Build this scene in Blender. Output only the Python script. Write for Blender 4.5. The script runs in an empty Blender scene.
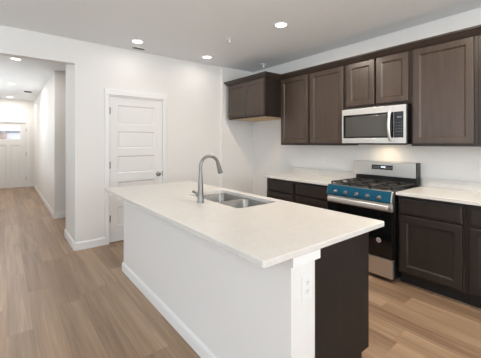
import bpy, bmesh, math, random
from mathutils import Vector, Matrix
random.seed(7)
S = bpy.context.scene
C = S.collection
PI = math.pi

# ------------------------------------------------------------------ camera, world, daylight, exposure
cam = bpy.data.cameras.new('camera')
co = bpy.data.objects.new('camera', cam); C.objects.link(co)
YAW = math.radians(38.138)
co.location = (0, 0, 1.400)
co.rotation_euler = (PI/2, 0, PI/2 - YAW)
cam.sensor_width = 36.0; cam.sensor_fit = 'HORIZONTAL'
cam.lens = 298.78/481*36
cam.shift_y = -(179-142.8)/481.0
cam.clip_start = 0.02; cam.clip_end = 200
S.camera = co

w = bpy.data.worlds.new('sky'); S.world = w; w.use_nodes = True
bg = w.node_tree.nodes['Background']
bg.inputs['Color'].default_value = (0.92, 0.96, 1.0, 1); bg.inputs['Strength'].default_value = 2.4

def area(name, loc, rot, sx, sy, power, col, spread=180, shape='RECTANGLE'):
    l = bpy.data.lights.new(name, 'AREA'); l.shape = shape; l.size = sx; l.size_y = sy
    l.energy = power; l.color = col; l.spread = math.radians(spread)
    o = bpy.data.objects.new(name, l); C.objects.link(o); o.location = loc; o.rotation_euler = rot
    return o
DAY = (0.87, 0.94, 1.0); DAYB = (0.70, 0.85, 1.0)
# daylight through the windows of the living room behind the camera
TILT = PI/2 + 1.38       # fill: lamps turned almost straight up to brighten the ceiling
area('window_daylight', (-2.6, -4.6, 1.35), (TILT, 0, 0), 1.7, 1.7, 94, DAYB)
area('window_daylight', (0.2, -4.6, 1.35), (TILT, 0, 0), 1.7, 1.7, 94, DAYB)
area('window_daylight', (4.0, -2.2, 1.35), (TILT, 0, PI/2), 1.7, 1.7, 190, DAY)
area('window_daylight', (4.0, 1.2, 1.35), (TILT, 0, PI/2), 2.3, 1.7, 225, DAY)
area('window_daylight', (-8.2, -0.54, 1.45), (PI/2 + 1.3, 0, 0), 3.6, 0.12, 17, DAY)  # added lamp at a made-up hall window, brightens the hallway and its ceiling

S.view_settings.view_transform = 'Standard'
S.view_settings.look = 'None'
S.view_settings.exposure = -0.03
S.view_settings.gamma = 1.0
S.view_settings.use_curve_mapping = False
CAN_POWER = 20.0
WALL_CAN_POWER = 1.6
ISLAND_CAN_POWER = 0.8
HALL_POWER = 11.0
CAN_COL = (1.0, 0.86, 0.70)
HALL_COL = (1.0, 0.95, 0.89)

# ------------------------------------------------------------------ materials
def mat(name, col, rough=0.5, metal=0.0, spec=0.5, coat=0.0, emis=None, estr=0.0, aniso=None):
    m = bpy.data.materials.new(name); m.use_nodes = True
    b = m.node_tree.nodes['Principled BSDF']
    b.inputs['Base Color'].default_value = (*col, 1); b.inputs['Roughness'].default_value = rough
    b.inputs['Metallic'].default_value = metal; b.inputs['Specular IOR Level'].default_value = spec
    b.inputs['Coat Weight'].default_value = coat
    if emis: b.inputs['Emission Color'].default_value = (*emis, 1); b.inputs['Emission Strength'].default_value = estr
    return m
def nd(m, t, **kw):
    n = m.node_tree.nodes.new(t)
    for k, v in kw.items(): setattr(n, k, v)
    return n
def lk(m, a, b): m.node_tree.links.new(a, b)
def mathn(m, op, a, b=None, c=None):
    n = nd(m, 'ShaderNodeMath', operation=op)
    for i, v in enumerate((a, b, c)):
        if v is None: continue
        if isinstance(v, (int, float)): n.inputs[i].default_value = v
        else: lk(m, v, n.inputs[i])
    return n.outputs[0]
def ramp(m, fac, stops):
    r = nd(m, 'ShaderNodeValToRGB'); e = r.color_ramp.elements
    while len(e) < len(stops): e.new(0.5)
    for el, (p, c) in zip(e, stops): el.position = p; el.color = (*c, 1)
    lk(m, fac, r.inputs[0]); return r.outputs[0]
def noise(m, scale, vscale=(1,1,1), detail=3, rough=0.5):
    tc = nd(m, 'ShaderNodeTexCoord'); mp = nd(m, 'ShaderNodeMapping'); mp.inputs['Scale'].default_value = vscale
    lk(m, tc.outputs['Object'], mp.inputs[0]); n = nd(m, 'ShaderNodeTexNoise')
    n.inputs['Scale'].default_value = scale; n.inputs['Detail'].default_value = detail; n.inputs['Roughness'].default_value = rough
    lk(m, mp.outputs[0], n.inputs['Vector']); return n.outputs['Fac']
def bump(m, h, strength, dist=0.002):
    b = nd(m, 'ShaderNodeBump'); b.inputs['Strength'].default_value = strength; b.inputs['Distance'].default_value = dist
    lk(m, h, b.inputs['Height']); lk(m, b.outputs[0], m.node_tree.nodes['Principled BSDF'].inputs['Normal'])
def paint(name, col, scale=120, st=0.08, rough=0.6):
    m = mat(name, col, rough, spec=0.3); bump(m, noise(m, scale), st); return m
def basecol(m, sock): lk(m, sock, m.node_tree.nodes['Principled BSDF'].inputs['Base Color'])

WALL = paint('wall_paint', (0.805, 0.788, 0.764))
CEIL = paint('ceiling_paint', (0.865, 0.885, 0.895), 90, 0.15, 0.8)
TRIM = paint('trim_paint', (0.84, 0.835, 0.825), 40, 0.02, 0.35)
DOORP = paint('door_paint', (0.80, 0.79, 0.775), 40, 0.02, 0.4)
PLASTIC = mat('white_plastic', (0.82, 0.82, 0.81), 0.35)
SLOT = mat('dark_slot', (0.03, 0.03, 0.03), 0.6)
GRILLE = mat('grille_grey', (0.45, 0.44, 0.43), 0.5)

def wood(name, a, b, rough, spec=0.5):
    m = mat(name, a, rough, spec=spec)
    n = noise(m, 2.2, (9, 9, 0.8), 6, 0.65)
    n2 = noise(m, 1.6, (1, 1, 1), 2)
    f = mathn(m, 'ADD', mathn(m, 'MULTIPLY', n, 0.65), mathn(m, 'MULTIPLY', n2, 0.35))
    basecol(m, ramp(m, f, [(0.35, a), (0.65, b)])); bump(m, n, 0.05, 0.001)
    return m
ESP = wood('espresso_stain', (0.042, 0.028, 0.020), (0.072, 0.049, 0.037), 0.33)
ESPD = wood('espresso_panel', (0.022, 0.016, 0.013), (0.036, 0.027, 0.0225), 0.42, 0.35)  # stain darkened by hand for the shade on base and island cabinets
ESPS = wood('espresso_frame', (0.028, 0.020, 0.0155), (0.046, 0.033, 0.026), 0.40, 0.4)  # same stain, shade of crown and face frames worked into the colour
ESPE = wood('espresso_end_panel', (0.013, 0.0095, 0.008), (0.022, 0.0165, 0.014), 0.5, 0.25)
KICK = mat('toe_kick_dark', (0.012, 0.010, 0.009), 0.7)
MAPLE = wood('raw_maple', (0.62, 0.45, 0.24), (0.72, 0.55, 0.32), 0.6)

def quartz():
    m = mat('quartz', (0.8, 0.77, 0.73), 0.22, spec=0.45)
    n = noise(m, 260, (1,1,1), 2); n2 = noise(m, 14, (1,1,1), 4)
    f = mathn(m, 'ADD', mathn(m, 'MULTIPLY', n, 0.85), mathn(m, 'MULTIPLY', n2, 0.15))
    basecol(m, ramp(m, f, [(0.33, (0.56, 0.525, 0.49)), (0.46, (0.70, 0.675, 0.64)), (0.70, (0.745, 0.725, 0.695))]))
    return m
QUARTZ = quartz()

def brushed(name, col, rough, vs):
    m = mat(name, col, rough, 1.0); n = noise(m, 30, vs, 4)
    r = mathn(m, 'ADD', mathn(m, 'MULTIPLY', n, 0.16), rough-0.08)
    lk(m, r, m.node_tree.nodes['Principled BSDF'].inputs['Roughness']); return m
STEEL = brushed('brushed_steel', (0.72, 0.70, 0.67), 0.42, (1, 1, 40))
SINKS = brushed('sink_steel', (0.33, 0.315, 0.295), 0.30, (30, 1, 1))
NICKEL = mat('brushed_nickel', (0.25, 0.246, 0.24), 0.34, 1.0)
DNICK = mat('dark_nickel', (0.28, 0.27, 0.26), 0.35, 1.0)
BLACKG = mat('black_glass', (0.006, 0.006, 0.007), 0.06, spec=0.5)
BLACKP = mat('black_enamel', (0.010, 0.010, 0.010), 0.30)
IRON = mat('cast_iron', (0.030, 0.027, 0.026), 0.55)
FILM = mat('blue_film', (0.001, 0.070, 0.130), 0.35, spec=0.25)
MWGLASS = mat('smoked_glass', (0.060, 0.056, 0.051), 0.20, spec=0.6)
STICK = mat('sticker', (0.55, 0.45, 0.43), 0.5)
STICKD = mat('sticker_print', (0.22, 0.17, 0.17), 0.5)
LEDW = mat('led_white', (0.8, 0.85, 0.9), 0.4, emis=(0.8, 0.9, 1.0), estr=1.3)
LEDG = mat('led_grey', (0.3, 0.32, 0.33), 0.4, emis=(0.55, 0.6, 0.62), estr=0.35)
LENS = mat('lamp_lens', (0.9, 0.9, 0.88), 0.4, emis=(1.0, 0.95, 0.88), estr=6.0)
WLENS = mat('work_lamp_lens', (0.9, 0.85, 0.7), 0.4, emis=(1.0, 0.82, 0.55), estr=4.0)

def floor_mat():
    m = mat('oak_planks', (0.4, 0.28, 0.2), 0.36, spec=0.45)
    geo = nd(m, 'ShaderNodeTexCoord'); sp = nd(m, 'ShaderNodeSeparateXYZ'); lk(m, geo.outputs['Object'], sp.inputs[0])
    x, y = sp.outputs[0], sp.outputs[1]
    yr = mathn(m, 'DIVIDE', mathn(m, 'ADD', y, 10.03), 0.182); row = mathn(m, 'FLOOR', yr); fy = mathn(m, 'FRACT', yr)
    wn = nd(m, 'ShaderNodeTexWhiteNoise', noise_dimensions='1D'); lk(m, row, wn.inputs['W'])
    xs = mathn(m, 'ADD', mathn(m, 'DIVIDE', mathn(m, 'ADD', x, 20.0), 1.22), mathn(m, 'MULTIPLY', wn.outputs['Value'], 7.0))
    pid = mathn(m, 'FLOOR', xs); fx = mathn(m, 'FRACT', xs)
    cb = nd(m, 'ShaderNodeCombineXYZ'); lk(m, row, cb.inputs[0]); lk(m, pid, cb.inputs[1])
    w2 = nd(m, 'ShaderNodeTexWhiteNoise', noise_dimensions='2D'); lk(m, cb.outputs[0], w2.inputs['Vector'])
    tone = w2.outputs['Value']
    # grain: stretched along the plank, shifted for every plank
    off = nd(m, 'ShaderNodeCombineXYZ')
    lk(m, mathn(m, 'MULTIPLY', x, 0.8), off.inputs[0]); lk(m, mathn(m, 'ADD', mathn(m, 'MULTIPLY', y, 26.0), mathn(m, 'MULTIPLY', tone, 60.0)), off.inputs[1])
    lk(m, mathn(m, 'MULTIPLY', tone, 37.0), off.inputs[2])
    g = nd(m, 'ShaderNodeTexNoise'); g.inputs['Scale'].default_value = 1.3; g.inputs['Detail'].default_value = 6; g.inputs['Roughness'].default_value = 0.62
    g.inputs['Distortion'].default_value = 0.6; lk(m, off.outputs[0], g.inputs['Vector'])
    off2 = nd(m, 'ShaderNodeCombineXYZ'); lk(m, mathn(m, 'MULTIPLY', x, 0.35), off2.inputs[0]); lk(m, mathn(m, 'ADD', mathn(m, 'MULTIPLY', y, 5.5), mathn(m, 'MULTIPLY', tone, 23.0)), off2.inputs[1])
    g2 = nd(m, 'ShaderNodeTexNoise'); g2.inputs['Scale'].default_value = 1.0; g2.inputs['Detail'].default_value = 3; lk(m, off2.outputs[0], g2.inputs['Vector'])
    f = mathn(m, 'ADD', mathn(m, 'MULTIPLY', tone, 0.14), mathn(m, 'ADD', mathn(m, 'MULTIPLY', g.outputs['Fac'], 0.50), mathn(m, 'MULTIPLY', g2.outputs['Fac'], 0.38)))
    c = ramp(m, f, [(0.32, (0.190, 0.118, 0.072)), (0.52, (0.335, 0.218, 0.136)), (0.74, (0.49, 0.345, 0.228))])
    ey = mathn(m, 'MINIMUM', fy, mathn(m, 'SUBTRACT', 1.0, fy)); ex = mathn(m, 'MINIMUM', fx, mathn(m, 'SUBTRACT', 1.0, fx))
    sy = mathn(m, 'LESS_THAN', ey, 0.010); sx = mathn(m, 'LESS_THAN', ex, 0.0016)
    seam = mathn(m, 'MAXIMUM', sy, sx)
    mx = nd(m, 'ShaderNodeMix', data_type='RGBA'); mx.inputs[7].default_value = (0.15, 0.098, 0.062, 1)
    lk(m, mathn(m, 'MULTIPLY', seam, 0.40), mx.inputs[0]); lk(m, c, mx.inputs[6]); basecol(m, mx.outputs[2])
    bump(m, mathn(m, 'SUBTRACT', g.outputs['Fac'], mathn(m, 'MULTIPLY', seam, 1.5)), 0.12, 0.001)
    return m
FLOOR = floor_mat()
BRICK = paint('brick_brown', (0.22, 0.13, 0.10), 30, 0.3)
SIDING = paint('siding_pale', (0.70, 0.72, 0.76), 20, 0.1)
ROOFM = paint('roof_shingle', (0.62, 0.65, 0.70), 40, 0.3)
LAWN = paint('driveway_concrete', (0.55, 0.54, 0.52), 10, 0.3)
def glassm():
    m = bpy.data.materials.new('clear_glass'); m.use_nodes = True; nt = m.node_tree; nt.nodes.clear()
    o = nt.nodes.new('ShaderNodeOutputMaterial'); mix = nt.nodes.new('ShaderNodeMixShader'); mix.inputs[0].default_value = 0.08
    t = nt.nodes.new('ShaderNodeBsdfTransparent'); g = nt.nodes.new('ShaderNodeBsdfGlossy'); g.inputs['Roughness'].default_value = 0.02
    nt.links.new(t.outputs[0], mix.inputs[1]); nt.links.new(g.outputs[0], mix.inputs[2]); nt.links.new(mix.outputs[0], o.inputs[0])
    return m
GLASS = glassm()

# ------------------------------------------------------------------ mesh helpers (all written in world metres)
ORG = {}
class MB:
    def __init__(s): s.bm = bmesh.new()
    def box(s, x0, x1, y0, y1, z0, z1, bev=0.0, seg=2):
        x0, x1 = min(x0, x1), max(x0, x1); y0, y1 = min(y0, y1), max(y0, y1); z0, z1 = min(z0, z1), max(z0, z1)
        b = bmesh.new(); bmesh.ops.create_cube(b, size=1)
        for v in b.verts: v.co = ((x0+x1)/2+v.co.x*(x1-x0), (y0+y1)/2+v.co.y*(y1-y0), (z0+z1)/2+v.co.z*(z1-z0))
        if bev > 0: bmesh.ops.bevel(b, geom=b.edges[:], offset=bev, segments=seg, profile=0.5, affect='EDGES')
        s.merge(b); return s
    def merge(s, b):
        me = bpy.data.meshes.new('tmp'); b.to_mesh(me); b.free(); s.bm.from_mesh(me); bpy.data.meshes.remove(me)
    def rings(s, rings, cap0=True, cap1=True):
        vs = [[s.bm.verts.new(p) for p in r] for r in rings]; n = len(vs[0])
        for a, b in zip(vs, vs[1:]):
            for i in range(n): s.bm.faces.new((a[i], a[(i+1) % n], b[(i+1) % n], b[i]))
        if cap0: s.bm.faces.new(vs[0][::-1])
        if cap1: s.bm.faces.new(vs[-1])
        return s
    def tube(s, pts, rad, n=16, flat=1.0):
        pts = [Vector(p) for p in pts]; rr = rad if isinstance(rad, (list, tuple)) else [rad]*len(pts)
        t0 = (pts[1]-pts[0]).normalized(); ref = Vector((0,0,1)) if abs(t0.z) < 0.9 else Vector((1,0,0))
        u = t0.cross(ref).normalized(); R = []
        for i, p in enumerate(pts):
            t = (pts[min(i+1, len(pts)-1)]-pts[max(i-1, 0)]).normalized()
            u = (u-t*u.dot(t)).normalized(); v = t.cross(u)
            R.append([p+(u*math.cos(a)+v*math.sin(a)*flat)*rr[i] for a in [2*PI*k/n for k in range(n)]])
        return s.rings(R)
    def lathe(s, c, axis, prof, n=32):      # prof: (radius, height along axis)
        ax = Vector(axis).normalized(); ref = Vector((1,0,0)) if abs(ax.x) < 0.9 else Vector((0,1,0))
        u = ax.cross(ref).normalized(); v = ax.cross(u); c = Vector(c)
        return s.rings([[c+ax*h+(u*math.cos(a)+v*math.sin(a))*r for a in [2*PI*k/n for k in range(n)]] for r, h in prof])
    def prism(s, outline, axis, a, b):      # outline 2D in the other two axes, extruded from a to b
        def p(q, t):
            if axis == 'x': return (t, q[0], q[1])
            if axis == 'y': return (q[0], t, q[1])
            return (q[0], q[1], t)
        return s.rings([[p(q, a) for q in outline], [p(q, b) for q in outline]])
    def panel(s, fr, a0, a1, b0, b1, back, steps):
        """rectangle in a face frame fr(a,b,c): closed slab whose front follows (inset, depth) steps"""
        R = [[fr(a0, b0, back), fr(a1, b0, back), fr(a1, b1, back), fr(a0, b1, back)]]
        for i, d in steps:
            R.append([fr(a0+i, b0+i, d), fr(a1-i, b0+i, d), fr(a1-i, b1-i, d), fr(a0+i, b1-i, d)])
        return s.rings(R)
    def build(s, name, m, parent=None, smooth=None, kind=None):
        bmesh.ops.recalc_face_normals(s.bm, faces=s.bm.faces[:])
        o0 = ORG.get(parent.name, Vector((0,0,0))) if parent else Vector((0,0,0))
        if o0.length > 0: bmesh.ops.translate(s.bm, verts=s.bm.verts[:], vec=-o0)
        me = bpy.data.meshes.new(name); s.bm.to_mesh(me); s.bm.free(); me.materials.append(m)
        if smooth:
            for p in me.polygons: p.use_smooth = True
            me.set_sharp_from_angle(angle=math.radians(smooth))
        o = bpy.data.objects.new(name, me); C.objects.link(o)
        if parent: o.parent = parent
        ORG[o.name] = o0
        if kind: o['kind'] = kind
        return o
def thing(name, label, cat, loc, group=None):
    o = bpy.data.objects.new(name, None); C.objects.link(o); o.location = loc; o.empty_display_size = 0.1
    o['label'] = label; o['category'] = cat
    if group: o['group'] = group
    ORG[o.name] = Vector(loc); return o
def tag(o, label, cat, group=None):
    o['label'] = label; o['category'] = cat
    if group: o['group'] = group
    return o
def st(name, mb, m): return mb.build(name, m, kind='structure')

# ------------------------------------------------------------------ room shell
XA, YB, H = -4.379, 3.705, 2.743
XN, YF, XR = -11.64, -5.0, 4.5           # front door wall, living room window wall, right wall
HY0, HY1 = -0.62, 0.706                  # hallway
st('floor', MB().box(XN-0.13, XR+0.12, YF-0.12, YB+0.12, -0.1, 0.0), FLOOR)
st('ceiling', MB().box(XN-0.13, XR+0.12, YF-0.12, YB+0.12, H, H+0.1), CEIL)
DY0, DY1, DZ = 1.118, 1.912, 2.06        # pantry door opening
wl = MB()
wl.box(XA-0.115, XA, HY1, DY0, 0, H); wl.box(XA-0.115, XA, DY1, YB+0.12, 0, H); wl.box(XA-0.115, XA, DY0, DY1, DZ, H)
wl.box(XA-0.115, XA, HY0, HY1, 2.43, H); wl.box(XA-0.115, XA, YF, HY0, 0, H)
wl.box(XA, XA+0.042, 3.0, YB, 0, H)      # the wall steps out a little beside the refrigerator niche
st('wall_left', wl, WALL)
st('wall_back', MB().box(XA, XR+0.12, YB, YB+0.12, 0, H), WALL)
wh = MB()
wh.box(-5.16, XA-0.115, HY1, HY1+0.115, 0, H)             # pantry side wall
wh.box(-5.16, -5.045, HY1+0.115, 3.2, 0, H)               # pantry rear wall
wh.box(-6.585, -6.47, HY1, 3.2, 0, H); wh.box(-6.47, -5.16, 3.08, 3.2, 0, H)   # side passage
wh.box(XN, -6.585, HY1, HY1+0.115, 0, H)
st('wall_hall', wh, WALL)
wq = MB(); wq.box(XN, -10.0, HY0-0.115, HY0, 0, H); wq.box(-6.4, XA-0.115, HY0-0.115, HY0, 0, H); wq.box(-10.0, -6.4, HY0-0.115, HY0, 0, 0.75); wq.box(-10.0, -6.4, HY0-0.115, HY0, 2.15, H)  # long opening cut for the added hall window
st('wall_hall_left', wq, WALL)
FD0, FD1, FDZ = -0.41, 0.515, 2.035
we = MB(); we.box(XN-0.13, XN, HY0-0.115, FD0, 0, H); we.box(XN-0.13, XN, FD1, HY1+0.115, 0, H); we.box(XN-0.13, XN, FD0, FD1, FDZ, H)
st('wall_entry', we, WALL)
wf = MB()
W1, W2 = (-3.5, -1.7), (-0.7, 1.1)
for a, b in ((XA-0.115, W1[0]), (W1[1], W2[0]), (W2[1], XR+0.12)): wf.box(a, b, YF-0.12, YF, 0, H)
for a, b in (W1, W2): wf.box(a, b, YF-0.12, YF, 0, 0.55); wf.box(a, b, YF-0.12, YF, 2.35, H)
st('wall_front', wf, WALL)
wr = MB(); wr.box(XR, XR+0.12, YF, -3.1, 0, H); wr.box(XR, XR+0.12, -1.3, 0.0, 0, H); wr.box(XR, XR+0.12, 2.4, YB, 0, H)
for a, b in ((-3.1, -1.3), (0.0, 2.4)): wr.box(XR, XR+0.12, a, b, 0, 0.55); wr.box(XR, XR+0.12, a, b, 2.35, H)
st('wall_right', wr, WALL)
def window(n, horizontal, a, b, YF=YF, Z0=0.55, Z1=2.35):
    f = MB(); p = MB(); q = 0.06
    def bx(m, u0, u1, t0, t1, z0, z1):
        if horizontal: m.box(u0, u1, YF-t1, YF-t0, z0, z1)
        else: m.box(XR+t0, XR+t1, u0, u1, z0, z1)
    bx(f, a, a+q, 0.03, 0.10, Z0, Z1); bx(f, b-q, b, 0.03, 0.10, Z0, Z1)
    bx(f, a+q, b-q, 0.03, 0.10, Z0, Z0+q); bx(f, a+q, b-q, 0.03, 0.10, Z1-q, Z1); bx(f, a+q, b-q, 0.04, 0.09, (Z0+Z1)/2-0.025, (Z0+Z1)/2+0.025)
    o = f.build('window_%d' % n, TRIM, kind='structure')
    bx(p, a+q, b-q, 0.062, 0.068, Z0+q, Z1-q); p.build('pane', GLASS, o)
window(1, True, *W1); window(2, True, *W2); window(3, False, -3.1, -1.3); window(4, False, 0.0, 2.4); window(5, True, -10.0, -6.4, HY0, 0.75, 2.15)  # last one is an added, unseen hall window for the hallway fill

# baseboards (stepped profile)
BP = [(0, 0), (0.015, 0), (0.015, 0.085), (0.012, 0.095), (0.006, 0.102), (0.004, 0.108), (0, 0.108)]
def base_y(mb, x, y0, y1, d=1): mb.prism([(x+d*q[0], q[1]) for q in BP], 'y', y0, y1)
def base_x(mb, y, x0, x1, d=-1): mb.prism([(y+d*q[0], q[1]) for q in BP], 'x', x0, x1)
bb = MB(); base_y(bb, XA, HY1, DY0-0.048); base_y(bb, XA, DY1+0.048, 3.0); base_y(bb, XA, YF, HY0); base_x(bb, HY1, -5.1748, XA+0.0148); base_y(bb, -5.16, HY1, 3.08, -1)
base_y(bb, XA+0.042, 3.0, YB); base_x(bb, 3.0, XA+0.0152, XA+0.0568)
st('baseboard_left', bb, TRIM)
bb = MB(); base_x(bb, HY1, XN, -6.4552); base_y(bb, -6.47, HY1, 3.08); base_x(bb, HY0, XN, XA, 1); base_y(bb, XN, FD1+0.09, HY1)
st('baseboard_hall', bb, TRIM)
bb = MB(); base_x(bb, YB, XA+0.057, -3.31); st('baseboard_back', bb, TRIM)

# pantry door, casing
cs = MB()
cs.box(XA, XA+0.018, 1.068, DY0+0.006, 0, 2.066, 0.002); cs.box(XA, XA+0.018, DY1-0.006, 1.962, 0, 2.066, 0.002)
cs.box(XA, XA+0.024, 1.060, 1.970, 2.066, 2.150, 0.002)
cs.box(XA-0.115, XA, DY0, DY0+0.010, 0, DZ); cs.box(XA-0.115, XA, DY1-0.010, DY1, 0, DZ); cs.box(XA-0.115, XA, DY0+0.010, DY1-0.010, DZ-0.010, DZ)
cs.box(XA-0.06, XA-0.045, DY0+0.010, DY0+0.022, 0, DZ-0.010); cs.box(XA-0.06, XA-0.045, DY1-0.022, DY1-0.010, 0, DZ-0.010)
st('trim_1', cs, TRIM)
def paneled_slab(fr, a0, a1, b0, b1, thick, cells, hole=None):
    """door slab with sunk, raised-field panels; cells = list of (a0,a1,b0,b1), optional glazed hole; one column grid"""
    mb = MB(); bm = mb.bm
    A = sorted({a0, a1, *[c[0] for c in cells], *[c[1] for c in cells]}); B = sorted({b0, b1, *[c[2] for c in cells], *[c[3] for c in cells]})
    done = set()
    def q(*ps): bm.faces.new([bm.verts.new(p) for p in ps])
    for i in range(len(A)-1):
        for j in range(len(B)-1):
            ca, cb = (A[i]+A[i+1])/2, (B[j]+B[j+1])/2
            cell = next((c for c in cells if c[0] < ca < c[1] and c[2] < cb < c[3]), None)
            x0, x1, y0, y1 = A[i], A[i+1], B[j], B[j+1]
            if cell is not None:
                if cell in done: continue
                done.add(cell); x0, x1, y0, y1 = cell
            if cell is None:
                q(fr(x0,y0,0), fr(x1,y0,0), fr(x1,y1,0), fr(x0,y1,0)); q(fr(x0,y0,-thick), fr(x1,y0,-thick), fr(x1,y1,-thick), fr(x0,y1,-thick))
            elif cell == hole:
                for k in range(4):
                    P = [(x0,y0),(x1,y0),(x1,y1),(x0,y1)]; m, n = P[k], P[(k+1) % 4]
                    q(fr(*m,0), fr(*n,0), fr(*n,-thick), fr(*m,-thick))
            else:
                for back in (0, 1):
                    def c(d): return -thick-d if back else d
                    R = [(0, 0), (0.006, -0.003), (0.020, -0.013), (0.026, -0.013), (0.034, -0.010)]
                    rr = [[bm.verts.new(fr(u, v, c(d))) for u, v in ((x0+k,y0+k),(x1-k,y0+k),(x1-k,y1-k),(x0+k,y1-k))] for k, d in R]
                    for s_, t_ in zip(rr, rr[1:]):
                        for k in range(4): bm.faces.new((s_[k], s_[(k+1) % 4], t_[(k+1) % 4], t_[k]))
                    bm.faces.new(rr[-1])
    for (u0, v0, u1, v1) in ((a0,b0,a1,b0),(a1,b0,a1,b1),(a1,b1,a0,b1),(a0,b1,a0,b0)):
        q(fr(u0,v0,0), fr(u1,v1,0), fr(u1,v1,-thick), fr(u0,v0,-thick))
    bmesh.ops.remove_doubles(bm, verts=bm.verts[:], dist=1e-5)
    return mb
frA = lambda a, b, c: (XA-0.006+c, a, b)
pz = [(0.232, 0.500), (0.592, 0.850), (0.962, 1.216), (1.318, 1.566), (1.656, 1.934)]
d1 = paneled_slab(frA, 1.131, 1.899, 0.014, 2.047, 0.035, [(1.236, 1.782, a, b) for a, b in pz]).build('door_1', DOORP, kind='structure')
for z in (0.345, 1.09, 1.845):
    h = MB(); h.tube([(XA+0.006, 1.1275, z-0.05), (XA+0.006, 1.1275, z+0.05)], 0.007, 12); h.box(XA-0.008, XA+0.0005, 1.1295, 1.146, z-0.045, z+0.045)
    h.build('hinge', DNICK, d1, 40)
k = MB(); kc = (XA-0.006, 1.832, 0.925)
k.lathe(kc, (1,0,0), [(0.0001,0),(0.033,0),(0.033,0.006),(0.028,0.010),(0.012,0.013),(0.011,0.030),(0.020,0.036),(0.027,0.045),(0.028,0.054),(0.024,0.062),(0.012,0.067),(0.0001,0.068)])
k.build('door_knob', DNICK, d1, 40)
MB().box(XA-0.007, XA+0.0025, 1.8985, 1.906, 0.89, 0.96, 0.001).build('latch_plate', DNICK, d1)

# front door at the end of the hallway
frN = lambda a, b, c: (XN-0.02+c, a, b)
hole = (-0.245, 0.35, 1.515, 1.925)
d2 = paneled_slab(frN, FD0+0.003, FD1-0.003, 0.004, FDZ-0.004, 0.045, [hole, (-0.245, 0.0, 0.25, 1.33), (0.105, 0.35, 0.25, 1.33)], hole).build('door_2', DOORP, kind='structure')
MB().box(XN-0.046, XN-0.040, hole[0], hole[1], hole[2], hole[3]).build('pane', GLASS, d2)
for z in (0.28, 1.05, 1.80):
    h = MB(); h.tube([(XN-0.012, FD1-0.008, z-0.05), (XN-0.012, FD1-0.008, z+0.05)], 0.008, 10); h.build('hinge', DNICK, d2, 40)
cs = MB(); cs.box(XN, XN+0.018, FD1-0.004, FD1+0.085, 0, FDZ, 0.002); cs.box(XN, XN+0.018, FD0-0.085, FD0+0.004, 0, FDZ, 0.002); cs.box(XN, XN+0.020, FD0-0.09, FD1+0.09, FDZ-0.004, FDZ+0.085, 0.002)
st('trim_2', cs, TRIM)

# ------------------------------------------------------------------ cabinets
frF = lambda yf: (lambda a, b, c: (a, yf-c, b))
def shaker(x0, x1, z0, z1, yf, rail=0.058):
    return MB().panel(frF(yf), x0, x1, z0, z1, -0.030, [(0, -0.003), (0.003, 0), (rail, 0), (rail+0.003, -0.002), (rail+0.016, -0.012)])
def drawer_front(x0, x1, z0, z1, yf):
    return MB().panel(frF(yf), x0, x1, z0, z1, -0.030, [(0, -0.006), (0.003, -0.005), (0.010, -0.001), (0.013, 0)])
def carcass(mb, x0, x1, yb, yfr, z0, z1, t=0.018, stile=0.04):
    """open box with sides, top, bottom, back and a face frame"""
    mb.box(x0, x0+t, yfr+0.019, yb, z0, z1); mb.box(x1-t, x1, yfr+0.019, yb, z0, z1)
    mb.box(x0+t, x1-t, yfr+0.019, yb, z1-t, z1); mb.box(x0+t, x1-t, yfr+0.019, yb, z0+0.012, z0+0.012+t); mb.box(x0+t, x1-t, yb-0.008, yb, z0+0.030, z1-t)
    mb.box(x0, x0+stile, yfr, yfr+0.019, z0, z1); mb.box(x1-stile, x1, yfr, yfr+0.019, z0, z1)
    mb.box(x0+stile, x1-stile, yfr, yfr+0.019, z1-stile, z1); mb.box(x0+stile, x1-stile, yfr, yfr+0.019, z0, z0+stile)
    return mb
def upper(label, x0, x1, z0, z1, ydoor, doors, maple=False):
    t = thing('wall_cabinet', label, 'cabinet', ((x0+x1)/2, YB, z0), 'dark wall cabinets')
    carcass(MB(), x0, x1, YB-0.002, ydoor+0.030, z0, z1).build('cabinet_box', ESPS, t)
    for a, b, c, d in doors: shaker(a, b, c, d, ydoor).build('door', ESP, t)
    if maple:
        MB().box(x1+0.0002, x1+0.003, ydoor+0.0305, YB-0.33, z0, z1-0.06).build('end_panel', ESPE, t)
        o = MB().box(x0+0.020, x1-0.001, ydoor+0.051, YB-0.004, z0+0.0005, z0+0.0115).build('bottom_panel', MAPLE, t); o['label'] = 'unstained pale maple underside'
    return t
YU = 3.375
upper('dark wall cabinet over the empty refrigerator niche, deeper and shorter than its neighbours', -4.245, -3.309, 1.800, 2.440, 3.045,
      [(-4.222, -3.760, 1.826, 2.378), (-3.754, -3.327, 1.826, 2.378)], True)
upper('tall dark single-door wall cabinet right beside the refrigerator niche cabinet, partly in its shadow', -3.307, -2.738, 1.365, 2.440, YU, [(-3.279, -2.757, 1.392, 2.378)])
upper('tall dark single-door wall cabinet touching the left side of the microwave', -2.736, -2.166, 1.365, 2.440, YU, [(-2.712, -2.186, 1.392, 2.378)])
upper('short dark two-door wall cabinet directly above the microwave', -2.164, -1.382, 1.826, 2.440, YU, [(-2.138, -1.778, 1.852, 2.378), (-1.756, -1.404, 1.852, 2.378)])
upper('large dark single-door wall cabinet touching the right side of the microwave', -1.380, -0.808, 1.365, 2.440, YU, [(-1.354, -0.836, 1.392, 2.378)])
upper('dark wall cabinet cut off by the right edge of the photo', -0.806, -0.10, 1.365, 2.440, YU, [(-0.778, -0.46, 1.392, 2.378), (-0.45, -0.128, 1.392, 2.378)])
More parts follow.
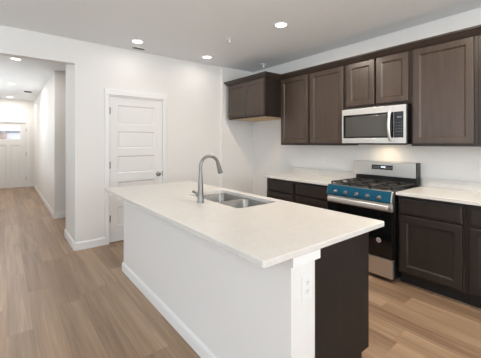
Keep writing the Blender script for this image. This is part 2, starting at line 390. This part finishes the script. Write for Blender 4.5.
# crown moulding swept along the cabinet fronts, mitred at the corners
cr = [(0.001, 2.386), (0.012, 2.386), (0.016, 2.394), (0.026, 2.402), (0.052, 2.434), (0.064, 2.440), (0.066, 2.458), (0.001, 2.458)]
path = [(-4.243, YB-0.003, -1, 0), (-4.245, 3.075, -1, -1), (-3.308, 3.075, 1, -1), (-3.308, 3.405, 1, -1), (-0.10, 3.405, 0, -1)]
mbc = MB(); mbc.rings([[(px+dx*o, py+dy*o, z) for o, z in cr] for px, py, dx, dy in path])
tag(mbc.build('crown_moulding', ESPS), 'dark crown moulding running along the tops of all the wall cabinets', 'moulding')

YD = 3.060
def basecab(label, x0, x1):
    t = thing('base_cabinet', label, 'cabinet', ((x0+x1)/2, YB, 0), 'dark base cabinets')
    mb = carcass(MB(), x0, x1, YB-0.002, YD+0.030, 0.112, 0.883); mb.box(x0+0.04, x1-0.04, YD+0.030, YD+0.049, 0.675, 0.715); mb.build('cabinet_box', ESPD, t)
    MB().box(x0, x1, YD+0.095, YD+0.11, 0.0, 0.112).build('toe_kick', KICK, t)
    drawer_front(x0+0.026, x1-0.026, 0.706, 0.848, YD).build('drawer', ESPD, t)
    shaker(x0+0.026, x1-0.026, 0.140, 0.684, YD).build('door', ESPD, t)
basecab('dark base cabinet at the left end of the back run, next to the refrigerator niche', -3.290, -2.728)
basecab('dark base cabinet touching the left side of the range', -2.726, -2.170)
basecab('dark base cabinet touching the right side of the range, whole door and drawer in view', -1.376, -0.812)
basecab('dark base cabinet cut off by the right edge of the photo', -0.810, -0.11)
def worktop(label, x0, x1, d=1):
    t = MB().box(x0, x1, 3.035, YB-0.002, 0.884, 0.914, 0.003).build('countertop', QUARTZ); tag(t, label, 'countertop', 'pale quartz countertops')
    o = MB().box(x0, x1, YB-0.022, YB-0.002, 0.9145, 1.006, 0.002).build('backsplash', QUARTZ, t)
worktop('pale quartz countertop with low backsplash left of the range', -3.306, -2.166)
worktop('pale quartz countertop with low backsplash right of the range', -1.380, -0.10)

# ------------------------------------------------------------------ range
RX0, RX1 = -2.152, -1.394
t = thing('gas_range', 'stainless gas range with blue film on its control panel, between the base cabinets', 'stove', ((RX0+RX1)/2, 3.35, 0))
MB().box(RX0, RX1, 3.046, 3.665, 0.030, 0.900, 0.003).build('body', BLACKP, t)
ft = MB()
for x in (RX0+0.05, RX1-0.05):
    for y in (3.10, 3.60): MB().lathe((x, y, 0), (0,0,1), [(0.0001,0),(0.018,0),(0.018,0.006),(0.010,0.010),(0.010,0.031),(0.0001,0.031)], 16).build('foot', BLACKP, t, 40)
MB().box(RX0+0.001, RX1-0.001, 3.005, 3.045, 0.042, 0.229, 0.004).build('storage_drawer', STEEL, t)
dr = MB().box(RX0+0.001, RX1-0.001, 3.002, 3.045, 0.236, 0.708, 0.004).build('oven_door', BLACKG, t)
MB().box(RX0+0.10, RX1-0.10, 3.0010, 3.0025, 0.30, 0.63, 0.0005).build('window', BLACKG, dr)
tr = MB().box(RX0+0.001, RX1-0.001, 3.002, 3.045, 0.710, 0.789, 0.004).build('door_trim', STEEL, dr)
hb = MB(); hb.box(RX0+0.034, RX1-0.024, 2.946, 2.972, 0.733, 0.778, 0.010, 4)
for x in (RX0+0.045, RX1-0.057): hb.box(x-0.014, x+0.014, 2.968, 3.003, 0.742, 0.768, 0.003)
o = hb.build('handle', mat('wrapped_handle', (0.80, 0.775, 0.75), 0.32, 0.55), dr, 40); o['label'] = 'bright handle bar across the oven door'
sk = MB().lathe((-1.533, 3.0015, 0.405), (0,-1,0), [(0.0001,0),(0.026,0),(0.026,0.0008),(0.0001,0.0008)], 32).build('sticker', STICK, dr)
sk['label'] = 'round pale sticker on the black oven door'
# small abstract print on the sticker: a ring and two bars
pr = MB()
for i in range(24):
    a0, a1 = 2*PI*i/24, 2*PI*(i+1)/24
    P = [(r*math.cos(a), r*math.sin(a)) for r, a in ((0.019,a0),(0.022,a0),(0.022,a1),(0.019,a1))]
    pr.prism([(-1.533+p[0], 0.405+p[1]) for p in P], 'y', 2.9998, 3.0006)
pr.box(-1.545, -1.521, 2.9998, 3.0006, 0.402, 0.410); pr.box(-1.540, -1.526, 2.9998, 3.0006, 0.392, 0.397)
pr.build('print', STICKD, sk)
prof = [(3.046, 0.793), (2.992, 0.793), (2.986, 0.806), (3.012, 0.903), (3.020, 0.910), (3.046, 0.912)]
cp = MB().prism(prof, 'x', RX0+0.001, RX1-0.001).build('control_panel', STEEL, t)
fp = [(2.9908, 0.7945), (2.9846, 0.8062), (3.0107, 0.9035), (3.0192, 0.9112), (3.0200, 0.9101), (3.0119, 0.9029), (2.9860, 0.8060), (2.9918, 0.7950)]
o = MB().prism(fp, 'x', RX0+0.004, RX1-0.014).build('protective_film', FILM, cp); o['label'] = 'blue protective film on the control panel'
ax = Vector((0, -0.966, 0.2588))
for x in (-2.034, -1.908, -1.773, -1.648, -1.524):
    c0 = Vector((x, 2.9935, 0.838))
    kb = MB().lathe(c0, ax, [(0.0001,-0.002),(0.024,-0.002),(0.024,0.004),(0.020,0.006),(0.018,0.020),(0.014,0.023),(0.0001,0.023)], 24)
    b = bmesh.new(); bmesh.ops.create_cube(b, size=1)
    M4 = Matrix.Translation(c0+ax*0.024) @ Vector((0,0,1)).rotation_difference(ax).to_matrix().to_4x4() @ Matrix.Diagonal((0.009, 0.036, 0.020, 1))
    bmesh.ops.transform(b, matrix=M4, verts=b.verts[:]); bmesh.ops.bevel(b, geom=b.edges[:], offset=0.002, segments=2, affect='EDGES'); kb.merge(b)
    kb.build('knob', NICKEL, t, 40)
MB().box(RX0+0.001, RX1-0.001, 3.0475, 3.600, 0.9005, 0.912, 0.004).build('cooktop', BLACKP, t)
for x, y, r in ((-1.99, 3.16, 0.045), (-1.99, 3.45, 0.036), (-1.773, 3.305, 0.040), (-1.556, 3.16, 0.050), (-1.556, 3.45, 0.034)):
    MB().lathe((x, y, 0.9118), (0,0,1), [(0.0001,0),(r+0.02,0),(r+0.02,0.003),(r,0.006),(r,0.011),(r-0.006,0.017),(0.0001,0.017)], 28).build('burner', IRON, t, 40)
for i in range(3):
    x0 = RX0+0.022+i*0.240; x1 = x0+0.234; g = MB(); zz = 0.9335; q = 0.006
    for x in (x0+q, x1-q): g.box(x-q, x+q, 3.045, 3.585, zz, zz+0.014, 0.002)
    for y in (3.051, 3.315, 3.579): g.box(x0, x1, y-q, y+q, zz, zz+0.014, 0.002)
    for yc in ((3.16, 3.45) if i != 1 else (3.20, 3.305, 3.42)):
        g.box(x0, x0+0.080, yc-q, yc+q, zz, zz+0.014, 0.002); g.box(x1-0.080, x1, yc-q, yc+q, zz, zz+0.014, 0.002)
        if i != 1: 
            xm = (x0+x1)/2; g.box(xm-q, xm+q, yc-0.12, yc-0.045, zz, zz+0.014, 0.002); g.box(xm-q, xm+q, yc+0.045, yc+0.12, zz, zz+0.014, 0.002)
    for x in (x0+q, x1-q):
        for y in (3.056, 3.574): g.box(x-q, x+q, y-q, y+q, 0.9119, zz+0.002)
    g.build('grate', IRON, t)
MB().box(RX0+0.004, RX1-0.021, 3.618, 3.690, 0.9005, 1.002).build('backguard_riser', BLACKP, t)
bgd = MB().box(RX0-0.014, RX1-0.020, 3.598, 3.690, 0.996, 1.172, 0.006).build('backguard', STEEL, t)
MB().box(RX1-0.020, RX1-0.006, 3.594, 3.692, 0.915, 1.172, 0.004).build('end_cap', BLACKP, bgd)
dp = MB().box(-1.925, -1.668, 3.5955, 3.600, 1.074, 1.130, 0.001).build('display', BLACKG, bgd)
dg = MB()
for k, dx in enumerate((0, 0.013, 0.029, 0.042)):       # four seven-segment clock digits
    x = -1.806+dx; z = 1.097; hgt, wd, tt = 0.020, 0.008, 0.0022
    for zz in (z, z+hgt/2-tt/2, z+hgt-tt): dg.box(x, x+wd, 3.5948, 3.5956, zz, zz+tt)
    dg.box(x, x+tt, 3.5948, 3.5956, z, z+hgt); dg.box(x+wd-tt, x+wd, 3.5948, 3.5956, z, z+hgt)
dg.build('clock_digits', LEDW, dp)
for x in [-1.912+i*0.024 for i in range(4)]+[-1.742+i*0.024 for i in range(3)]:
    for z in (1.088, 1.108): MB().box(x, x+0.013, 3.5950, 3.5956, z, z+0.004).build('touch_mark', LEDG, bgd)

# ------------------------------------------------------------------ microwave
MX0, MX1, MF = -2.158, -1.396, 3.310
t = thing('microwave', 'stainless over-the-range microwave with black glass hung above the range', 'microwave', ((MX0+MX1)/2, 3.5, 1.39))
MB().box(MX0+0.002, MX1, MF+0.031, YB-0.004, 1.386, 1.818, 0.002).build('body', BLACKP, t)
XS = -1.525
def frame(mb, x0, x1, z0, z1, wl_, wr_, wb, wt, y0, y1, bev=0.002):
    mb.box(x0, x1, y0, y1, z1-wt, z1, bev); mb.box(x0, x1, y0, y1, z0, z0+wb, bev); mb.box(x0, x0+wl_, y0, y1, z0+wb-0.001, z1-wt+0.001); mb.box(x1-wr_, x1, y0, y1, z0+wb-0.001, z1-wt+0.001); return mb
md = frame(MB(), MX0, XS, 1.395, 1.808, 0.018, 0.001, 0.060, 0.072, MF, MF+0.030).build('door', STEEL, t)
MB().box(MX0+0.018, XS-0.001, MF+0.003, MF+0.030, 1.455, 1.736).build('door_glass', BLACKG, md)
MB().box(MX0+0.050, XS-0.075, MF+0.0015, MF+0.004, 1.474, 1.712, 0.001).build('window', MWGLASS, md)
hd = MB(); pts = []
for i in range(17):
    u = i/16; pts.append((-1.556, MF-0.008-0.042*math.sin(PI*min(1, max(0, u))) ** 0.6, 1.425+0.318*u))
hd.tube(pts, 0.016, 14); hd.build('handle', STEEL, md, 60)
cpn = frame(MB(), XS+0.002, MX1, 1.395, 1.808, 0.001, 0.026, 0.060, 0.072, MF, MF+0.030).build('control_panel', STEEL, t)
ck = MB().box(XS+0.003, MX1-0.026, MF+0.002, MF+0.030, 1.455, 1.736).build('keypad', BLACKG, cpn)
dd = MB()
for k in range(4):
    x = -1.488+k*0.0115; z = 1.672
    for zz in (z, z+0.005, z+0.010): dd.box(x, x+0.007, MF+0.0008, MF+0.003, zz, zz+0.002)
    dd.box(x, x+0.0016, MF+0.0008, MF+0.003, z, z+0.012); dd.box(x+0.0054, x+0.007, MF+0.0008, MF+0.003, z, z+0.012)
dd.build('clock_digits', LEDG, ck)
KEYM = mat('key_grey', (0.10, 0.10, 0.10), 0.5)
for r in range(5):
    for c_ in range(3): MB().box(-1.505+c_*0.027, -1.487+c_*0.027, MF+0.0015, MF+0.003, 1.485+r*0.033, 1.490+r*0.033).build('key_mark', KEYM, cpn)
vg = MB().box(MX0+0.03, MX1-0.03, MF+0.034, MF+0.10, 1.378, 1.3855, 0.001).build('grease_filter', BLACKP, t)
wlm = MB().box(-1.83, -1.71, 3.50, 3.56, 1.383, 1.3858).build('work_lamp', WLENS, t)
L = area('work_light', (-1.77, 3.53, 1.380), (0, 0, 0), 0.11, 0.05, 0.8, (1.0, 0.80, 0.54)); L.parent = t; L.location = Vector((-1.77, 3.53, 1.380))-t.location

# ------------------------------------------------------------------ island
IX0, IX1 = -3.365, -0.921
t = thing('kitchen_island', 'long white-walled kitchen island with a dark cabinet end, under the quartz top', 'island', ((IX0+IX1)/2, 1.4, 0))
MB().box(IX0, IX1, 1.014, 1.184, 0, 0.883, 0.001).build('half_wall', WALL, t)
bb = MB(); bb.prism([(1.014-q[0], q[1]*0.86) for q in BP], 'x', IX0-0.0148, IX1+0.0148)
bb.prism([(IX0-q[0], q[1]*0.86) for q in BP], 'y', 1.014, 1.184); bb.prism([(IX1+q[0], q[1]*0.86) for q in BP], 'y', 1.014, 1.184)
bb.build('baseboard', TRIM, t)
MB().box(IX1, IX1+0.012, 1.014, 1.212, 0.836, 0.883, 0.001).build('cap_trim', TRIM, t)
CX0, CX1 = IX0+0.01, -0.990
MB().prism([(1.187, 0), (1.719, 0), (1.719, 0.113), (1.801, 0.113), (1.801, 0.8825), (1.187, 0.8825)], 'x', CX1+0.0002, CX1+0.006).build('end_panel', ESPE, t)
cb = MB()                                   # hollow cabinet run: ends with toe notch, back, bottom, face frame
for x0, x1 in ((CX0, CX0+0.018), (CX1-0.018, CX1)):
    cb.prism([(1.186, 0), (1.720, 0), (1.720, 0.112), (1.800, 0.112), (1.800, 0.883), (1.186, 0.883)], 'x', x0, x1)
cb.box(CX0+0.018, CX1-0.018, 1.186, 1.796, 0.112, 0.130); cb.box(CX0+0.018, CX1-0.018, 1.186, 1.192, 0.130, 0.883)
n = 4; wd = (CX1-CX0-0.036)/n
for i in range(n+1): x = CX0+0.018+i*wd; cb.box(max(CX0+0.018, x-0.02), min(CX1-0.018, x+0.02), 1.777, 1.796, 0.130, 0.883)
for i in range(n): 
    x = CX0+0.018+i*wd
    for z0, z1 in ((0.130, 0.160), (0.675, 0.715), (0.85, 0.883)): cb.box(x+0.021, x+wd-0.021, 1.777, 1.796, z0, z1)
cb.build('cabinet_box', ESPD, t)
MB().box(CX0+0.02, CX1-0.02, 1.705, 1.720, 0, 0.111).build('toe_kick', KICK, t)
frI = lambda a, b, c: (a, 1.820+c, b)
for i in range(n):
    x = CX0+0.018+i*wd
    MB().panel(frI, x+0.012, x+wd-0.012, 0.140, 0.684, -0.020, [(0,-0.003),(0.003,0),(0.058,0),(0.062,-0.002),(0.072,-0.0095)]).build('door', ESPD, t)
    MB().panel(frI, x+0.012, x+wd-0.012, 0.706, 0.848, -0.020, [(0,-0.006),(0.003,-0.005),(0.010,-0.001),(0.013,0)]).build('drawer', ESPD, t)

def rrect(x0, x1, y0, y1, r, z, k=6):
    out = []
    for cx, cy, a in ((x1-r, y1-r, 0), (x0+r, y1-r, PI/2), (x0+r, y0+r, PI), (x1-r, y0+r, 1.5*PI)):
        for i in range(k+1):
            b = a+PI/2*i/k; out.append((cx+r*math.cos(b), cy+r*math.sin(b), z))
    return out
def corners(x0, x1, y0, y1, z, k=6):
    return [p for p in ((x1,y1,z),(x0,y1,z),(x0,y0,z),(x1,y0,z)) for _ in range(k+1)]
SX0, SX1, SY0, SY1 = -2.545, -1.745, 1.352, 1.762
TX0, TX1, TY0, TY1 = -3.400, -0.901, 0.830, 1.846
mb = MB()
ring = [rrect(SX0, SX1, SY0, SY1, 0.045, 0.884), rrect(SX0, SX1, SY0, SY1, 0.045, 0.912), rrect(SX0-.002, SX1+.002, SY0-.002, SY1+.002, 0.047, 0.914),
        rrect(TX0+.003, TX1-.003, TY0+.003, TY1-.003, 0.012, 0.914), rrect(TX0, TX1, TY0, TY1, 0.015, 0.911), rrect(TX0, TX1, TY0, TY1, 0.015, 0.887), rrect(TX0+.003, TX1-.003, TY0+.003, TY1-.003, 0.012, 0.884)]
mb.rings(ring+[ring[0]], False, False); bmesh.ops.remove_doubles(mb.bm, verts=mb.bm.verts[:], dist=1e-6)
tag(mb.build('countertop', QUARTZ), 'long pale quartz island top with the sink cut into it, in the foreground', 'countertop', 'pale quartz countertops')

t = thing('kitchen_sink', 'stainless double-bowl sink set under the island top', 'sink', (-2.145, 1.557, 0.68))
def bowl(x0, x1, ox0, ox1):
    y0, y1 = SY0+0.006, SY1-0.006; zt = 0.8825; b = MB()
    R = [rrect(ox0, ox1, SY0-0.02, SY1+0.02, 0.03, zt-0.0025), rrect(ox0, ox1, SY0-0.02, SY1+0.02, 0.03, zt), rrect(x0, x1, y0, y1, 0.045, zt), rrect(x0+.003, x1-.003, y0+.003, y1-.003, 0.045, zt-0.006),
         rrect(x0+.010, x1-.010, y0+.010, y1-.010, 0.045, 0.72), rrect(x0+.020, x1-.020, y0+.020, y1-.020, 0.05, 0.700), rrect(x0+.045, x1-.045, y0+.045, y1-.045, 0.05, 0.692),
         rrect(x0+.047, x1-.047, y0+.047, y1-.047, 0.05, 0.689), rrect(x0+.018, x1-.018, y0+.018, y1-.018, 0.05, 0.697), rrect(x0+.007, x1-.007, y0+.007, y1-.007, 0.045, 0.72), rrect(x0-.001, x1+.001, y0-.001, y1+.001, 0.045, zt-0.006)]
    # closed shell with a floor on both sides
    b.rings(R[:7], False, True); 
    o = b.build('bowl', SINKS, t, 40)
    cx, cy = (x0+x1)/2, (y0+y1)/2
    MB().lathe((cx, cy, 0.6922), (0,0,1), [(0.0001,0),(0.045,0),(0.045,0.003),(0.036,0.001),(0.020,0.001),(0.018,0.003),(0.0001,0.003)], 28).build('drain', NICKEL, o, 40)
bowl(SX0+0.004, -2.172, SX0-0.02, -2.1603); bowl(-2.148, SX1-0.004, -2.1597, SX1+0.02)

fx, fy = -2.120, 1.250
t = thing('kitchen_faucet', 'brushed nickel gooseneck pull-down faucet at the sink on the island top', 'faucet', (fx, fy, 0.914))
MB().lathe((fx, fy, 0.9142), (0,0,1), [(0.0001,0),(0.030,0),(0.030,0.004),(0.0265,0.008),(0.0255,0.05),(0.0225,0.12),(0.0170,0.20),(0.0138,0.250),(0.0001,0.250)], 28).build('body', NICKEL, t, 50)
pts = [(fx, fy, 1.160), (fx, fy, 1.202)]; cy, cz, r = fy+0.086, 1.204, 0.086
for i in range(1, 19):
    a = PI-(PI*0.90)*i/18; pts.append((fx, cy+r*math.cos(a), cz+r*math.sin(a)))
MB().tube(pts, 0.0130, 18).build('spout', NICKEL, t, 60)
a = PI*0.10; e = Vector((fx, cy+r*math.cos(a), cz+r*math.sin(a))); dv = Vector((0, math.sin(a), -math.cos(a)))
MB().lathe(e-dv*0.002, dv, [(0.0001,0),(0.0145,0),(0.0150,0.012),(0.0175,0.045),(0.0215,0.090),(0.0205,0.096),(0.0001,0.094)], 24).build('spray_head', NICKEL, t, 50)
lv = MB(); lv.lathe((fx-0.020, fy, 0.972), (-1,0,0), [(0.0001,0),(0.0155,0),(0.0155,0.034),(0.0130,0.040),(0.0001,0.040)], 20)
lv.tube([(fx-0.050, fy, 0.975), (fx-0.075, fy-0.004, 0.983), (fx-0.105, fy-0.010, 0.990)], [0.009, 0.009, 0.011], 12); lv.build('lever', NICKEL, t, 50)

# ------------------------------------------------------------------ outlets and switch
def outlet(label, c, right, normal, kind='outlet'):
    c, R, N = Vector(c), Vector(right), Vector(normal); U_ = Vector((0,0,1))
    fr = lambda a, b, d: tuple(c+R*a+U_*b+N*d)
    cat = 'outlet' if kind == 'outlet' else 'light switch'
    t = thing('wall_outlet' if kind == 'outlet' else 'light_switch', label, cat, c)
    MB().panel(fr, -0.038, 0.038, -0.0605, 0.0605, 0.0, [(0, 0.003), (0.003, 0.006)]).build('cover_plate', PLASTIC, t)
    if kind == 'outlet':
        for z in (0.020, -0.020):
            o = MB().panel(fr, -0.0165, 0.0165, z-0.014, z+0.014, 0.0055, [(0, 0.007), (0.002, 0.008)]).build('socket', PLASTIC, t)
            s = MB()
            for a in (-0.0065, 0.0065): s.panel(fr, a-0.0012, a+0.0012, z-0.002, z+0.007, 0.0075, [(0, 0.0082)])
            s.panel(fr, -0.002, 0.002, z-0.010, z-0.006, 0.0075, [(0, 0.0082)]); s.build('slots', SLOT, o)
    else:
        MB().panel(fr, -0.0165, 0.0165, -0.033, 0.033, 0.0055, [(0, 0.007), (0.003, 0.0095)]).build('rocker', PLASTIC, t)
outlet('white outlet on the white end post of the island, below the quartz top', (IX1, 1.121, 0.720), (0,1,0), (1,0,0))
outlet('white outlet on the back wall between the countertop left of the range and the cabinets', (-2.725, YB, 1.165), (1,0,0), (0,-1,0))
outlet('white outlet on the back wall at the right edge of the photo', (-0.835, YB, 1.170), (1,0,0), (0,-1,0))
outlet('white rocker light switch on the narrow wall just inside the hallway opening', (-4.810, HY1, 1.185), (1,0,0), (0,-1,0), 'switch')

# ------------------------------------------------------------------ ceiling fixtures
def can(label, x, y, p, col=CAN_COL):
    t = thing('recessed_light', label, 'ceiling light', (x, y, H), 'recessed ceiling lights')
    MB().lathe((x, y, H), (0,0,-1), [(0.0001,0),(0.086,0),(0.086,0.003),(0.078,0.007),(0.066,0.006),(0.064,0.002),(0.0001,0.002)], 40).build('trim_ring', PLASTIC, t, 40)
    MB().lathe((x, y, H-0.0022), (0,0,-1), [(0.0001,0),(0.0635,0),(0.0635,0.002),(0.0001,0.0035)], 40).build('lens', LENS, t, 40)
    l = area('can_light', (0, 0, -0.012), (0, 0, 0), 0.14, 0.14, p, col, 180, 'DISK'); l.parent = t
can('ceiling downlight in front of the pantry door, beside the small air vent', -3.954, 1.372, WALL_CAN_POWER, HALL_COL)
can('ceiling downlight near the corner by the refrigerator niche cabinet', -4.002, 2.476, WALL_CAN_POWER, HALL_COL)
can('ceiling downlight over the walkway between the island and the dark cabinets, largest in view', -2.388, 2.461, CAN_POWER)
can('ceiling downlight out of view over the right end of the walkway', -0.790, 2.461, 28.0)
can('ceiling downlight out of view over the middle of the island', -2.388, 1.372, ISLAND_CAN_POWER)
can('ceiling downlight out of view over the right end of the island', -0.790, 1.372, ISLAND_CAN_POWER)
can('first hallway downlight, just beyond the opening', -5.975, 0.126, HALL_POWER, HALL_COL)
can('second hallway downlight, in the middle of the hall', -8.560, 0.105, 14.0, HALL_COL)
can('farthest hallway downlight, close to the front door', -11.05, 0.087, 12.0, HALL_COL)
def vent(label, x, y, lx, ly):
    t = thing('ceiling_vent', label, 'vent', (x, y, H))
    fm = MB(); z0, z1 = H-0.007, H
    fm.box(x-lx/2, x+lx/2, y-ly/2, y-ly/2+0.018, z0, z1, 0.002); fm.box(x-lx/2, x+lx/2, y+ly/2-0.018, y+ly/2, z0, z1, 0.002)
    fm.box(x-lx/2, x-lx/2+0.018, y-ly/2+0.018, y+ly/2-0.018, z0, z1); fm.box(x+lx/2-0.018, x+lx/2, y-ly/2+0.018, y+ly/2-0.018, z0, z1); fm.build('frame', PLASTIC, t)
    MB().box(x-lx/2+0.018, x+lx/2-0.018, y-ly/2+0.018, y+ly/2-0.018, H-0.0015, H).build('backing', SLOT, t)
    n = max(3, int((lx-0.036)/0.014)); s = MB()
    for i in range(n):
        u = x-lx/2+0.018+(i+0.5)*(lx-0.036)/n
        s.prism([(u-0.005, H-0.002), (u-0.004, H-0.002), (u+0.005, H-0.006), (u+0.004, H-0.006)], 'y', y-ly/2+0.018, y+ly/2-0.018)
    s.build('louvres', GRILLE, t)
vent('small white air vent in the kitchen ceiling near the pantry wall', -4.235, 1.487, 0.11, 0.19)
vent('white air vent in the hallway ceiling', -9.62, 0.455, 0.30, 0.20)
def sprinkler(label, x, y, k=1.0):
    t = thing('ceiling_sprinkler', label, 'sprinkler', (x, y, H))
    MB().lathe((x, y, H), (0,0,-1), [(a*k, b*k) for a, b in [(0.0001,0),(0.042,0),(0.042,0.004),(0.030,0.010),(0.016,0.012),(0.0001,0.012)]], 28).build('escutcheon', PLASTIC, t, 40)
    MB().lathe((x, y, H-0.011*k), (0,0,-1), [(a*k, b*k) for a, b in [(0.0001,0),(0.013,0),(0.013,0.012),(0.009,0.018),(0.008,0.034),(0.022,0.036),(0.022,0.040),(0.0001,0.042)]], 20).build('head', PLASTIC, t, 40)
sprinkler('white ceiling sprinkler close to the top corner of the refrigerator niche cabinet', -3.76, 3.45, 1.35)
sprinkler('faint white ceiling sprinkler in the open ceiling above the island sink', -3.12, 2.27)

# ------------------------------------------------------------------ seen through the front door glass
st('ground', MB().box(-60, XN-0.14, -15, 15, -0.35, -0.12), LAWN)
t = thing('neighbour_house', 'pale house with a brown brick bay across the street, seen through the front door glass', 'house', (-42, 2, -0.12))
MB().box(-46, -40, -8, 8, -0.118, 2.66).build('wall', SIDING, t)
MB().box(-40, -39.7, -6, 0.08, -0.118, 2.50).build('brick_bay', BRICK, t)
MB().prism([(-39.2, 2.66), (-39.2, 2.82), (-43, 4.0), (-46.8, 2.82), (-46.8, 2.66)], 'y', -8.5, 8.5).build('roof', ROOFM, t)
MB().box(-40.0, -39.9, -8.2, 8.2, 2.44, 2.64, 0.01).build('fascia', mat('fascia_grey', (0.20, 0.23, 0.30), 0.6), t)
gd = MB()
for z in (0.0, 0.53, 1.06, 1.59): gd.box(-40.0, -39.95, 0.5, 2.9, -0.115+z, 0.40+z, 0.01)
gd.build('garage_door', TRIM, t)
